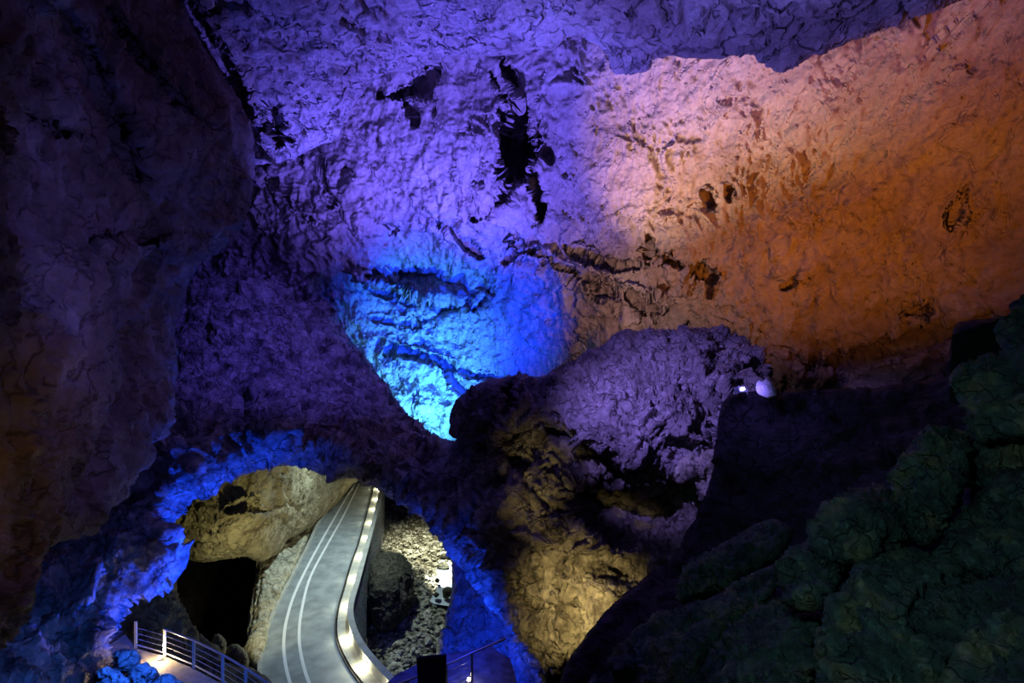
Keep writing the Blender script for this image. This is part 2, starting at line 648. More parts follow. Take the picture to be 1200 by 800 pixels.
M_GREEN = rock_mat('green_rock', (0.05, 0.07, 0.07), (0.28, 0.27, 0.15), (0.10, 0.17, 0.14), patch=1.1, bump=0.9, scale=3.0, rough=0.7)  # uneven base colour of dark teal, green and olive
M_OCHRE = rock_mat('ochre_limestone', (0.22, 0.18, 0.10), (0.46, 0.41, 0.26), (0.35, 0.30, 0.18), patch=0.5, bump=0.7, scale=0.9)
M_PALE = rock_mat('pale_flowstone', (0.42, 0.38, 0.26), (0.66, 0.64, 0.50), patch=0.5, bump=0.6, scale=0.9)
M_BLUE = rock_mat('wet_grey_rock', (0.22, 0.22, 0.24), (0.48, 0.48, 0.50), patch=0.6, bump=0.8, scale=1.6, rough=0.5)
M_GRAVEL = rock_mat('river_gravel', (0.08, 0.07, 0.04), (0.38, 0.35, 0.25), (0.20, 0.17, 0.10), patch=0.9, bump=0.9, scale=1.2)

# ------------------------------------------------------------------ the cave shell
STRUCT = []
wall_back = rock('wall_back',
    [(60, -160), (1400, -160), (1400, 620), (900, 620), (640, 560), (560, 535), (500, 540), (300, 530), (100, 520)],
    [(60, -160, 36), (400, -160, 33), (800, -160, 29), (1100, -160, 26), (1400, -160, 23),
     (150, 200, 36), (300, 200, 39), (420, 180, 39), (520, 150, 39), (600, 80, 37), (640, 230, 42), (560, 250, 43),
     (750, 150, 39), (850, 120, 37), (900, 250, 41), (1000, 100, 35), (1100, 200, 37), (1200, 100, 33), (1350, 200, 31),
     (400, 330, 44), (480, 320, 50), (560, 330, 50), (620, 370, 50), (480, 400, 52), (560, 420, 53), (520, 500, 53), (450, 450, 51),
     (680, 330, 45), (760, 370, 45), (800, 420, 47), (900, 380, 44), (1000, 430, 45), (1250, 400, 38), (300, 420, 44), (150, 450, 40),
     (800, 600, 50), (1200, 600, 44), (500, 540, 52)],
    M_WALL, rel_shingle(1.9, 0.82, rough=0.28), step=2.0, edge_px=4, edge_m=0.0, thick=0, jit=0, seed=1,
    stamps=[
        # tall dark fissure and its lower branch
        pit([(600, 122), (624, 118), (624, 150), (628, 180), (622, 205), (612, 216), (596, 220), (584, 200), (581, 175), (592, 150)], 7, 7, rag=2),
        groove([(590, 75, 4), (600, 95, 7), (612, 120, 9)], 1.6),
        groove([(575, 85, 3), (590, 120, 5), (596, 150, 6)], 1.0),
        pit([(622, 196), (632, 200), (640, 225), (637, 262), (630, 268), (624, 235), (616, 215)], 3.5, 5),
        groove([(600, 215, 8), (592, 230, 8), (575, 245, 5), (555, 258, 3)], 1.5),
        groove([(625, 180, 5), (640, 178, 6), (645, 190, 3)], 1.2),
        # pocket high on the left
        groove([(508, 84, 4), (500, 96, 9), (492, 108, 6), (470, 112, 3), (445, 112, 2)], 1.6, rag=6),
        groove([(478, 112, 3), (484, 130, 4), (486, 145, 2)], 0.8),
        groove([(388, 240, 3), (396, 215, 5), (402, 195, 3), (412, 205, 2)], 0.8),
        groove([(418, 230, 3), (428, 250, 3), (450, 262, 3), (462, 270, 4)], 0.8),
        # overhanging lip running down towards the alcove
        groove([(515, 260, 4), (535, 275, 7), (552, 290, 8), (560, 300, 4)], 1.5),
        ledge([(400, 322), (440, 335), (480, 345), (520, 350), (548, 355)], 2.6, 26, seed=9, side=-1),
        groove([(440, 372, 4), (480, 380, 3), (548, 358, 5)], 0.6),
        groove([(575, 345, 5), (560, 358, 6), (552, 365, 4)], 1.2),
        # sharp rim of the blue alcove
        pit([(405, 325), (440, 308), (500, 297), (545, 295), (575, 312), (590, 338), (580, 352), (556, 362), (520, 375), (450, 350)], 2.2, 22),
        # dark seam across the cyan face
        groove([(452, 410, 4), (480, 414, 6), (520, 426, 6), (560, 440, 5), (600, 447, 4)], 1.6),
        groove([(527, 430, 7), (533, 450, 8), (545, 462, 8)], 1.8),
        # band of broken ledges right of the alcove
        groove([(600, 285, 2), (625, 298, 4), (650, 308, 3), (675, 322, 5), (700, 338, 4), (720, 346, 3)], 1.2, rag=7),
        groove([(660, 290, 3), (690, 303, 4), (720, 312, 3), (745, 313, 3)], 0.9, rag=7),
        ledge([(590, 290), (640, 300), (690, 318), (740, 342), (790, 352)], 0.9, 16, rag=7, seed=12, side=-1),
        groove([(760, 275, 4), (762, 300, 5)], 1.0),
        groove([(780, 305, 4), (810, 315, 7), (835, 325, 6), (830, 345, 4)], 1.5),
        groove([(740, 350, 6), (752, 362, 9), (770, 365, 5)], 1.4),
        groove([(590, 310, 4), (605, 290, 6), (612, 285, 4)], 1.2),
        # two small holes on the lit wall
        pit([(824, 226), (836, 226), (838, 240), (830, 248), (822, 238)], 1.8, 4),
        pit([(850, 216), (858, 218), (864, 232), (856, 238), (848, 230)], 1.4, 4),
        groove([(1140, 205, 3), (1130, 225, 3), (1122, 250, 4), (1118, 262, 2)], 0.7),
        groove([(920, 335, 3), (928, 330, 6), (934, 324, 3)], 1.0),
        groove([(1062, 358, 2), (1075, 368, 4), (1090, 366, 2)], 0.8),
        # the wall steps back to a smoother bay on the right
        groove([(940, 430, 10), (1000, 420, 14), (1080, 400, 14), (1160, 372, 12)], 2.0),
    ])
tag(wall_back, kind='structure')

ceiling = rock('ceiling',
    [(1330, -260), (1240, -70), (1125, 0), (1060, 24), (1008, 42), (955, 62), (925, 78), (908, 81), (893, 64), (870, 62), (845, 68),
     (800, 68), (770, 70), (748, 82), (722, 86), (712, 72), (703, 52), (680, 40), (660, 44), (645, 58), (612, 62), (570, 68), (530, 66),
     (500, 80), (468, 84), (432, 98), (412, 130), (392, 165), (345, 186), (300, 192), (230, 200), (100, 120), (0, -260)],
    [(1330, -260, 12), (1125, 0, 23), (1000, 40, 25), (900, 70, 26), (800, 60, 27), (700, 50, 28), (600, 60, 30), (500, 75, 32), (430, 100, 32),
     (350, 180, 31), (280, 190, 27), (100, 120, 19), (200, 0, 18), (400, 0, 22), (400, 80, 27), (600, 0, 24), (800, 0, 23), (1000, 0, 22), (600, -260, 14), (0, -260, 10),
     (300, 100, 25), (900, 20, 23.5)],
    M_CEIL, rel_scallop(1.3, 0.42, rough=0.2), step=2.2, edge_px=10, edge_m=0.8, thick=8, jit=5, seed=2,
    stamps=[groove([(200, -10, 10), (228, 25, 8), (250, 60, 8), (278, 105, 10), (292, 140, 8), (296, 170, 10), (330, 188, 8)], 2.2),
            groove([(305, 150, 6), (318, 128, 12), (325, 165, 9)], 1.8),
            groove([(610, -10, 3), (620, 20, 3), (628, 48, 2)], 0.6), groove([(640, 62, 6), (665, 50, 12), (690, 44, 10), (705, 60, 6)], 1.5)])
tag(ceiling, kind='structure')

wall_left = rock('wall_left',
    [(-400, -300), (150, -300), (205, -20), (240, 50), (275, 110), (292, 150), (300, 185), (292, 225), (272, 268), (252, 290), (232, 305), (222, 330),
     (212, 365), (203, 385), (208, 410), (206, 450), (200, 490), (188, 510), (168, 514), (160, 535), (140, 560), (112, 590), (95, 612),
     (60, 632), (24, 640), (14, 665), (16, 710), (0, 745), (-60, 770), (-400, 800)],
    [(-400, -300, 6), (150, -300, 12), (205, -20, 17), (280, 110, 21), (300, 190, 24), (250, 280, 23), (205, 400, 21), (200, 490, 20),
     (160, 535, 19), (95, 612, 16), (14, 665, 12), (-60, 770, 9), (-400, 800, 5), (0, 0, 10), (0, 300, 9.5), (0, 500, 9.5), (100, 100, 14), (100, 250, 15),
     (150, 350, 17), (120, 450, 15), (200, 200, 18)],
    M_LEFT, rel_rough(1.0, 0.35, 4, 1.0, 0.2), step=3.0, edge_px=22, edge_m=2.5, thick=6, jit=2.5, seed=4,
    stamps=[groove([(135, 25, 5), (160, 60, 6), (190, 100, 8), (215, 125, 7), (245, 150, 5)], 0.7),
            groove([(20, 130, 8), (60, 150, 6), (100, 157, 4)], 0.6),
            groove([(60, 20, 30), (110, 110, 30), (160, 200, 20)], 0.8),
            ledge([(105, 300), (140, 285), (170, 288), (215, 275)], 1.2, 40, seed=5)])
tag(wall_left, kind='structure')

# the natural bridge of rock over the road
rock_arch = rock('rock_arch',
    [(60, 480), (150, 420), (195, 330), (240, 285), (290, 262), (330, 290), (372, 335), (392, 352), (398, 375), (425, 415), (468, 475), (500, 508), (530, 518),
     (600, 495), (700, 500), (840, 520), (930, 500), (930, 700), (800, 790), (700, 800), (668, 778), (655, 793), (640, 790), (622, 782), (604, 752),
     (585, 722), (566, 692), (548, 668), (530, 648), (508, 622), (486, 602), (462, 586), (440, 571), (415, 558), (385, 550), (350, 543),
     (318, 545), (285, 556), (250, 566), (222, 582), (202, 598), (194, 618), (200, 640), (207, 660), (180, 682), (152, 702), (140, 722), (132, 742),
     (136, 770), (150, 830), (-80, 830), (-80, 600)],
    [(60, 480, 30), (195, 330, 41), (290, 262, 41), (372, 335, 45), (398, 375, 43), (468, 475, 40), (500, 508, 38), (530, 518, 36),
     (300, 400, 36), (300, 340, 40), (380, 450, 36), (250, 450, 33), (300, 480, 31.5), (400, 500, 33), (460, 530, 31),
     (600, 495, 30), (700, 510, 27), (840, 530, 24), (930, 600, 22), (800, 790, 20), (655, 790, 22), (700, 700, 21), (720, 600, 24.5), (620, 600, 24.5),
     (604, 752, 23), (566, 692, 24.5), (530, 648, 26), (486, 602, 28), (440, 571, 30), (385, 550, 31), (318, 545, 30), (250, 566, 27),
     (202, 598, 25), (200, 650, 23), (152, 702, 21), (132, 742, 20), (150, 830, 19), (-80, 830, 14), (-80, 600, 20), (100, 600, 24), (230, 520, 27), (330, 515, 28.5)],
    M_ARCH, rel_rough(1.0, 0.75, 14, 0.9, 0.5), step=2.2, edge_px=30, edge_m=3.0, thick=3, jit=3, seed=7,
    stamps=[pit([(655, 570), (700, 548), (760, 560), (830, 545), (850, 600), (830, 640), (790, 655), (740, 650), (690, 640), (660, 610)], 2.6, 22),
            groove([(560, 520, 8), (600, 540, 14), (640, 560, 8)], 1.0),
            groove([(620, 705, 3), (650, 712, 4), (680, 705, 3)], 0.5),
            ledge([(220, 520), (280, 500), (340, 500), (400, 520), (450, 545)], 0.8, 24, seed=8)])
tag(rock_arch, kind='structure')
rock_arch['label'] = 'natural bridge of rock over the road, purple above and ochre below'

wall_right = rock('wall_right',
    [(846, 470), (862, 459), (900, 463), (940, 462), (1000, 460), (1045, 456), (1080, 448), (1110, 432), (1118, 378), (1190, 368), (1420, 340), (1420, 1000),
     (620, 1000), (655, 800), (668, 775), (690, 740), (722, 702), (760, 672), (792, 650), (812, 612), (830, 575), (838, 530)],
    [(846, 470, 20), (1045, 456, 18), (1110, 432, 17), (1190, 368, 15), (1420, 340, 12), (1420, 1000, 7), (620, 1000, 11), (655, 800, 15.5), (722, 702, 17),
     (792, 650, 18), (830, 575, 19), (900, 560, 18), (1000, 600, 15), (850, 700, 15.5), (1100, 520, 15), (800, 780, 13.5)],
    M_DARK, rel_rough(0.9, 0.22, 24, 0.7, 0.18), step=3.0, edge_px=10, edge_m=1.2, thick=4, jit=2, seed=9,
    stamps=[groove([(700, 800, 4), (760, 745, 5), (830, 700, 4)], 0.5)])
tag(wall_right, kind='structure')

# ------------------------------------------------------------------ boulders (things)
central = rock('boulder',
    [(526, 490), (530, 472), (545, 455), (570, 443), (600, 440), (634, 440), (665, 425), (700, 405), (730, 392), (762, 386), (800, 384), (850, 392), (900, 420),
     (900, 470), (862, 470), (848, 500), (845, 560), (800, 560), (760, 552), (735, 548), (700, 530), (665, 510), (640, 498), (615, 505), (580, 515), (545, 516), (530, 508)],
    [(526, 490, 30), (600, 440, 31), (700, 405, 31), (800, 384, 31), (900, 420, 30), (862, 480, 25.5), (845, 560, 24), (760, 552, 24.3), (640, 498, 26.5), (545, 516, 28.5),
     (580, 480, 28.3), (700, 460, 26.5), (780, 480, 25)],
    M_BOULDER, rel_rough(0.9, 0.75, 31, 0.5, 0.5), step=2.0, edge_px=14, edge_m=1.8, thick=5, jit=3, seed=11, thing=True,
    stamps=[groove([(598, 450, 6), (590, 480, 12), (570, 505, 12)], 1.5),
            groove([(640, 500, 4), (648, 480, 5), (655, 465, 3)], 0.6)])
tag(central, 'huge purple-lit grey boulder wedged on the rock bridge in the middle of the cave', 'boulder')


def boulder(poly, ctrl, label, mat, sc=0.45, seed=1, step=2.6, edge_px=14, edge_m=0.6, thick=0.5, amp=0.2, cells=0.17, big=0.15, stamps=(), name='boulder', jit=2.5):
    o = rock(name, poly, ctrl, mat, rel_rough(sc, amp, seed, big, cells), step=step, edge_px=edge_px, edge_m=edge_m, thick=thick,
             jit=jit, seed=seed, thing=True, stamps=stamps)
    return tag(o, label, 'rock')


boulder([(1182, 372), (1205, 352), (1300, 340), (1300, 520), (1200, 512), (1150, 520), (1138, 500), (1130, 470), (1120, 442), (1150, 425), (1178, 415)],
        [(1190, 372, 8.8), (1300, 340, 7.5), (1300, 520, 7), (1138, 500, 8.6), (1120, 442, 9), (1200, 460, 8)],
        'tall green rock at the right edge, topmost of the foreground rocks', M_GREEN, 0.5, 41, thick=1.6)
boulder([(1040, 560), (1055, 535), (1075, 512), (1105, 500), (1135, 505), (1140, 530), (1132, 570), (1120, 600), (1105, 625), (1080, 640), (1058, 628), (1045, 600)],
        [(1040, 560, 9), (1105, 500, 9.2), (1140, 530, 8.8), (1080, 640, 8.4), (1090, 570, 8.3)],
        'rounded green rock below the tall green rock, with a dark crack along its right side', M_GREEN, 0.4, 42)
boulder([(960, 610), (975, 590), (1000, 572), (1035, 566), (1060, 580), (1072, 620), (1060, 645), (1010, 660), (975, 660), (955, 640)],
        [(960, 610, 9), (1000, 572, 9.3), (1060, 580, 9), (1010, 660, 8.3), (1010, 615, 8.3)],
        'blunt green rock with a round knob, between the two rounded green rocks', M_GREEN, 0.4, 43)
boulder([(912, 665), (925, 645), (950, 632), (985, 640), (1000, 665), (985, 695), (960, 712), (935, 718), (916, 705)],
        [(912, 665, 8.8), (950, 632, 9), (1000, 665, 8.5), (940, 715, 8), (955, 675, 8)],
        'small lumpy green rock with ochre stains standing above the dark slope', M_GREEN, 0.35, 44)
boulder([(1086, 655), (1110, 620), (1140, 590), (1175, 560), (1230, 540), (1320, 540), (1320, 700), (1200, 690), (1130, 665)],
        [(1086, 655, 8.2), (1175, 560, 8.2), (1320, 540, 7), (1320, 700, 6.4), (1130, 665, 7.6)],
        'wedge-shaped grey-green rock against the right edge, below the tall green rock', M_GREEN, 0.5, 45)
boulder([(1130, 600), (1128, 560), (1136, 520), (1180, 500), (1300, 490), (1300, 580), (1190, 572), (1150, 600)],
        [(1130, 600, 8.9), (1136, 520, 9), (1300, 490, 8), (1300, 580, 7.6)],
        'dark mottled rock squeezed between the tall green rock and the wedge-shaped rock', M_GREEN, 0.45, 46)
boulder([(795, 690), (805, 665), (840, 640), (880, 615), (910, 605), (930, 620), (915, 650), (885, 668), (850, 690), (810, 705), (792, 705)],
        [(795, 690, 12), (880, 615, 13), (930, 620, 12.5), (850, 690, 11.5)],
        'low green-tinged rock nearest the dark wall, left of the foreground rocks', M_GREEN, 0.5, 47)
boulder([(985, 690), (1010, 655), (1060, 640), (1120, 655), (1150, 690), (1150, 760), (1135, 830), (960, 840), (958, 770), (970, 720)],
        [(985, 690, 7.6), (1060, 640, 8), (1150, 690, 7.4), (1135, 830, 5.8), (960, 840, 6.2), (1050, 730, 6.8)],
        'big dark green block at the bottom, between two upright cracks', M_GREEN, 0.5, 48)
boulder([(1150, 690), (1200, 680), (1320, 690), (1320, 860), (1130, 860), (1128, 790), (1140, 730)],
        [(1150, 690, 7.2), (1320, 690, 6), (1320, 860, 4.8), (1130, 860, 5.5), (1210, 760, 6)],
        'dark rock with pale streaks in the bottom right corner', M_GREEN, 0.5, 49)
boulder([(820, 775), (845, 735), (880, 705), (915, 700), (945, 720), (968, 722), (962, 780), (950, 850), (800, 850)],
        [(820, 775, 9), (880, 705, 9.6), (965, 722, 8.6), (950, 850, 6.4), (800, 850, 7.2), (890, 770, 7.8)],
        'smooth slate-coloured rock at the bottom, right of the long black crack', M_GREEN, 0.5, 50)
boulder([(690, 800), (720, 762), (770, 725), (830, 700), (890, 668), (925, 655), (905, 700), (855, 730), (825, 768), (805, 860), (660, 860)],
        [(690, 800, 11), (770, 725, 11.5), (925, 655, 10.5), (805, 860, 7.8), (660, 860, 9), (800, 760, 9.6)],
        'long sloping dark rock at the bottom, left of the long black crack', M_GREEN, 0.6, 51)

white = boulder([(886, 447), (891, 444), (894, 447), (899, 441), (904, 447), (909, 456), (911, 464), (899, 467), (888, 462), (885, 454)],
                [(886, 444, 18.6), (899, 441, 18.7), (911, 464, 18.2), (888, 462, 18.3), (898, 453, 18.1)],
                'small bright white rock standing on the edge of the dark ledge', flat_mat('white_calcite', (0.85, 0.83, 0.88), 0.7, noise=0.05),
                0.2, 61, step=0.7, edge_px=2, edge_m=0.08, thick=0.3, amp=0.03, cells=0.02, big=0.02, jit=0.8)


# ------------------------------------------------------------------ mesh helpers for built things
class MB:
    def __init__(self):
        self.v, self.f = [], []

    def box(self, c, size, rz=0.0, rx=0.0, bev=0.0):
        from mathutils import Matrix
        R = Matrix.Rotation(rz, 3, 'Z') @ Matrix.Rotation(rx, 3, 'X')
        n = len(self.v)
        for sx in (-.5, .5):
            for sy in (-.5, .5):
                for sz in (-.5, .5):
                    p = R @ Vector((sx * size[0], sy * size[1], sz * size[2])) + Vector(c)
                    self.v.append(tuple(p))
        for q in ((0, 1, 3, 2), (4, 6, 7, 5), (0, 4, 5, 1), (2, 3, 7, 6), (0, 2, 6, 4), (1, 5, 7, 3)):
            self.f.append([n + i for i in q])
        return self

    def tube(self, pts, r, k=8, caps=True):
        pts = [Vector(p) for p in pts]
        n0 = len(self.v)
        for i, p in enumerate(pts):
            t = (pts[min(i + 1, len(pts) - 1)] - pts[max(i - 1, 0)]).normalized()
            u = t.cross(Vector((0, 0, 1)))
            if u.length < 1e-3:
                u = t.cross(Vector((1, 0, 0)))
            u.normalize()
            w = t.cross(u)
            rr = r[i] if isinstance(r, (list, tuple)) else r
            for j in range(k):
                a = 2 * math.pi * j / k
                self.v.append(tuple(p + rr * (math.cos(a) * u + math.sin(a) * w)))
        for i in range(len(pts) - 1):
            for j in range(k):
                a, b = n0 + i * k + j, n0 + i * k + (j + 1) % k
                self.f.append([a, b, b + k, a + k])
        if caps:
            self.f.append([n0 + j for j in range(k)][::-1])
            self.f.append([n0 + (len(pts) - 1) * k + j for j in range(k)])
        return self

    def sweep(self, rings):
        """closed profile rings (each a list of points) joined along their order"""
        n0 = len(self.v)
        k = len(rings[0])
        for r in rings:
            self.v += [tuple(p) for p in r]
        for i in range(len(rings) - 1):
            for j in range(k):
                a, b = n0 + i * k + j, n0 + i * k + (j + 1) % k
                self.f.append([a, b, b + k, a + k])
        self.f.append([n0 + j for j in range(k)][::-1])
        self.f.append([n0 + (len(rings) - 1) * k + j for j in range(k)])
        return self

    def prism(self, pts, z0, z1):
        n0 = len(self.v)
        k = len(pts)
        self.v += [(p[0], p[1], z0) for p in pts] + [(p[0], p[1], z1) for p in pts]
        self.f.append([n0 + i for i in range(k)][::-1])
        self.f.append([n0 + k + i for i in range(k)])
        for i in range(k):
            j = (i + 1) % k
            self.f.append([n0 + i, n0 + j, n0 + k + j, n0 + k + i])
        return self

    def build(self, name, mat, parent=None, origin=None, smooth=False):
        off = origin if origin is not None else (parent.location if parent is not None else None)
        v = self.v
        if off is not None:
            v = [(p[0] - off[0], p[1] - off[1], p[2] - off[2]) for p in v]
        o = link_mesh(name, v, self.f, mat, parent, smooth)
        if origin is not None:
            o.location = origin
        return o


def thing(name, loc, label, cat, group=None):
    o = bpy.data.objects.new(name, None)
    COL.objects.link(o)
    o.location = loc
    return tag(o, label, cat, group)


def gp(x, y, z):
    """the point at height z seen at photo pixel x, y"""
    Y = (CAM_Z - z) * F / (y - 400)
    return Vector(((x - 600) / F * Y, Y, z))


def spline(P, n):
    """Catmull-Rom through the points, n samples evenly by length"""
    P = [Vector(p) for p in P]
    Q = [P[0] * 2 - P[1]] + P + [P[-1] * 2 - P[-2]]
    out = []
    for i in range(1, len(Q) - 2):
        for j in range(20):
            t = j / 20
            a, b, c, d = Q[i - 1], Q[i], Q[i + 1], Q[i + 2]
            out.append(0.5 * ((2 * b) + (c - a) * t + (2 * a - 5 * b + 4 * c - d) * t * t + (3 * b - a - 3 * c + d) * t ** 3))
    out.append(P[-1])
    L = [0]
    for i in range(1, len(out)):
        L.append(L[-1] + (out[i] - out[i - 1]).length)
    res = []
    k = 0
    for i in range(n):
        s = L[-1] * i / (n - 1)
        while k < len(L) - 2 and L[k + 1] < s:
            k += 1
        t = (s - L[k]) / max(1e-6, L[k + 1] - L[k])
        res.append(out[k].lerp(out[k + 1], min(1, t)))
    return res


M_ASPHALT = flat_mat('asphalt', (0.30, 0.33, 0.34), 0.45, noise=0.22, nscale=0.8)
M_TRAIL = flat_mat('light_trail_white', (0.86, 0.88, 0.88), 0.5)
M_CONCRETE = flat_mat('concrete', (0.44, 0.43, 0.38), 0.7, noise=0.15, nscale=1.5)
M_GUTTER = flat_mat('dark_gutter', (0.03, 0.03, 0.03), 0.8)
M_LAMP = flat_mat('lamp_glass', (0.9, 0.9, 0.8), 0.4, emit=(1.0, 1.0, 0.72), es=12.0)
M_METAL = flat_mat('brushed_steel', (0.55, 0.57, 0.60), 0.35, 0.7)
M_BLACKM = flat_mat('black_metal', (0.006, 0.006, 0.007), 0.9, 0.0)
M_DECK = flat_mat('deck_boards', (0.42, 0.36, 0.27), 0.7, noise=0.2, nscale=4)
M_PANEL = flat_mat('dark_panel', (0.04, 0.05, 0.12), 0.5)
M_WATER = flat_mat('glare_water', (0.80, 0.86, 0.88), 0.15, noise=0.06, nscale=1.0)  # light reflected off the water is put into this near-white colour


def stone_wall_mat():
    m, nt, bs = nodes_of('rubble_masonry')
    N, L = nt.nodes, nt.links
    tc = N.new('ShaderNodeTexCoord')
    v = N.new('ShaderNodeTexVoronoi')
    v.feature = 'DISTANCE_TO_EDGE'
    v.inputs['Scale'].default_value = 1.6
    v2 = N.new('ShaderNodeTexVoronoi')
    v2.inputs['Scale'].default_value = 1.6
    r = N.new('ShaderNodeValToRGB')
    r.color_ramp.elements[0].position, r.color_ramp.elements[0].color = 0.02, (0.12, 0.12, 0.12, 1)
    r.color_ramp.elements[1].position, r.color_ramp.elements[1].color = 0.12, (0.42, 0.44, 0.46, 1)
    mx = N.new('ShaderNodeMix')
    mx.data_type = 'RGBA'
    mx.blend_type = 'MULTIPLY'
    mx.inputs['Factor'].default_value = 0.4
    L.new(tc.outputs['Object'], v.inputs['Vector'])
    L.new(tc.outputs['Object'], v2.inputs['Vector'])
    L.new(v.outputs['Distance'], r.inputs['Fac'])
    L.new(r.outputs['Color'], mx.inputs[6])
    L.new(v2.outputs['Color'], mx.inputs[7])
    L.new(mx.outputs[2], bs.inputs['Base Color'])
    b = N.new('ShaderNodeBump')
    b.inputs['Strength'].default_value = 0.8
    b.inputs['Distance'].default_value = 0.12
    L.new(r.outputs['Color'], b.inputs['Height'])
    L.new(b.outputs['Normal'], bs.inputs['Normal'])
    bs.inputs['Roughness'].default_value = 0.8
    return m


M_MASONRY = stone_wall_mat()

# ------------------------------------------------------------------ lower gallery: road, parapet, lamps
NS = 90
road_left = spline([gp(x, y, 0) for x, y in ((424, 550), (416, 564), (408, 573), (391, 591), (375, 612), (362, 640), (341, 681), (322, 719), (311, 750), (307, 775), (307, 797), (311, 840), (330, 900))], NS)
road_right = spline([gp(x, y, 0) for x, y in ((442, 553), (439, 565), (433, 590), (427, 612), (419, 640), (411, 662), (403, 690), (396, 715), (393.5, 738), (397, 757), (408, 780), (424, 802), (452, 835), (500, 890))], NS)
m = MB()
rings = []
for a, b in zip(road_left, road_right):
    n = 6
    top = [a.lerp(b, i / n) + Vector((0, 0, 0.06 * math.sin(math.pi * i / n))) for i in range(n + 1)]
    rings.append(top + [b - Vector((0, 0, 0.6)), a - Vector((0, 0, 0.6))])
m.sweep(rings)
road = tag(m.build('road', M_ASPHALT, smooth=False), 'grey asphalt road curving through the rock arch into the gallery', kind='structure')


def strip(P, w, z0, z1):
    m = MB()
    rings = []
    for i, p in enumerate(P):
        t = (P[min(i + 1, len(P) - 1)] - P[max(i - 1, 0)])
        t.z = 0
        t.normalize()
        s = Vector((t.y, -t.x, 0))
        rings.append([Vector((p.x, p.y, 0)) + s * a + Vector((0, 0, z)) for a, z in ((-w / 2, z1), (w / 2, z1), (w / 2, z0), (-w / 2, z0))])
    return m.sweep(rings)


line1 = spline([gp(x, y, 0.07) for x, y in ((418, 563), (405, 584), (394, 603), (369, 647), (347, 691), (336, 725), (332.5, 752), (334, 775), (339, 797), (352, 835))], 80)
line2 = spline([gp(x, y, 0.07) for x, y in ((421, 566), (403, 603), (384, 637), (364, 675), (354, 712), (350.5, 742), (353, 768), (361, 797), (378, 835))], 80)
for ln in (line1, line2):  # car light trails, put in as flat white strips on the road
    tag(strip(ln, 0.24, 0.03, 0.075).build('light_trail', M_TRAIL), kind='structure')
tag(strip([p + Vector((-0.16, 0, 0)) for p in road_left], 0.3, -0.3, 0.16).build('kerb', M_CONCRETE), kind='structure')
tag(strip(road_right, 0.22, -0.1, 0.10).build('gutter', M_GUTTER), kind='structure')

par = spline([gp(x, y, 1.0) for x, y in ((449, 560), (447, 572), (438, 610), (428, 647), (419, 680), (411.5, 706), (411, 722), (416, 740), (426, 758), (440, 775), (456, 792), (480, 818), (520, 860))], NS)


def offs(P, d, z=None):
    out = []
    for i, p in enumerate(P):
        t = (P[min(i + 1, len(P) - 1)] - P[max(i - 1, 0)])
        t.z = 0
        t.normalize()
        s = Vector((-t.y, t.x, 0))
        q = p + s * d
        if z is not None:
            q.z = z
        out.append(q)
    return out


# which side of the parapet faces the road
sgn = 1 if (offs(par, 0.3)[40] - road_right[40]).length < (par[40] - road_right[40]).length else -1
par_in = offs(par, 0.18 * sgn)
par_out = offs(par, -0.18 * sgn)
m = MB()
m.sweep([[Vector((a.x, a.y, 0.10)), Vector((b.x, b.y, 0.10)), Vector((b.x, b.y, -0.5)), Vector((a.x, a.y, -0.5))] for a, b in zip(road_right, par_in)])
tag(m.build('pavement', M_CONCRETE), kind='structure')
parapet = thing('parapet', (par[45].x, par[45].y, 0), 'low curved concrete parapet edging the pavement beside the road', 'parapet')
m = MB()
m.sweep([[Vector((a.x, a.y, 0.92)), Vector((b.x, b.y, 0.92)), Vector((b.x, b.y, 0.1)), Vector((a.x, a.y, 0.1))] for a, b in zip(par_in, par_out)])
m.build('wall_body', M_CONCRETE, parapet)
m = MB()
m.sweep([[Vector((a.x, a.y, 1.02)), Vector((b.x, b.y, 1.02)), Vector((b.x, b.y, 0.92)), Vector((a.x, a.y, 0.92))] for a, b in zip(offs(par, 0.26 * sgn), offs(par, -0.26 * sgn))])
m.build('coping', M_CONCRETE, parapet)
m = MB()
m.sweep([[Vector((a.x, a.y, 0.1)), Vector((b.x, b.y, 0.1)), Vector((c.x, c.y, -12)), Vector((a.x, a.y, -12))] for a, b, c in zip(par_in, par_out, offs(par, -0.7 * sgn))])
tag(m.build('retaining_wall', M_MASONRY), kind='structure')

# wall lamps along the inner face of the parapet
ovals = [(438, 573), (435, 585), (432, 597), (427, 612), (422, 630), (416, 651), (409, 678), (401, 712), (402, 750), (420, 787), (452, 822)]
where = ['farthest', 'second farthest', 'third farthest', 'fourth farthest', 'fifth farthest', 'sixth farthest', 'seventh farthest',
         'last before the bend', 'at the sharpest point of the bend', 'nearest fully visible one below the bend', 'at its lower end']
used_i = []
for (x, y), wtxt in zip(ovals, where):
    g = gp(x, y, 0.1)
    i = min(range(1, NS - 1), key=lambda k: (par_in[k].xy - g.xy).length)
    p = par_in[i]
    t = (par[i + 1] - par[i - 1])
    ang = math.atan2(t.y, t.x)
    nrm = (Vector((par_in[i].x, par_in[i].y, 0)) - Vector((par_out[i].x, par_out[i].y, 0))).normalized()
    base = Vector((p.x, p.y, 0.55)) + nrm * 0.04
    L = thing('wall_lamp', base, 'small glowing pavement lamp on the curved parapet: %s' % wtxt, 'lamp', 'pavement lamps along the parapet')
    MB().box(base, (0.5, 0.07, 0.26), ang).build('lamp_housing', M_METAL, L)
    MB().box(base + nrm * 0.05, (0.40, 0.04, 0.18), ang).build('lamp_glass', M_LAMP, L)
    point('wall_lamp_light', base + nrm * 0.24 + Vector((0, 0, -0.05)), (1.0, 1.0, 0.68), 150, 0.10)

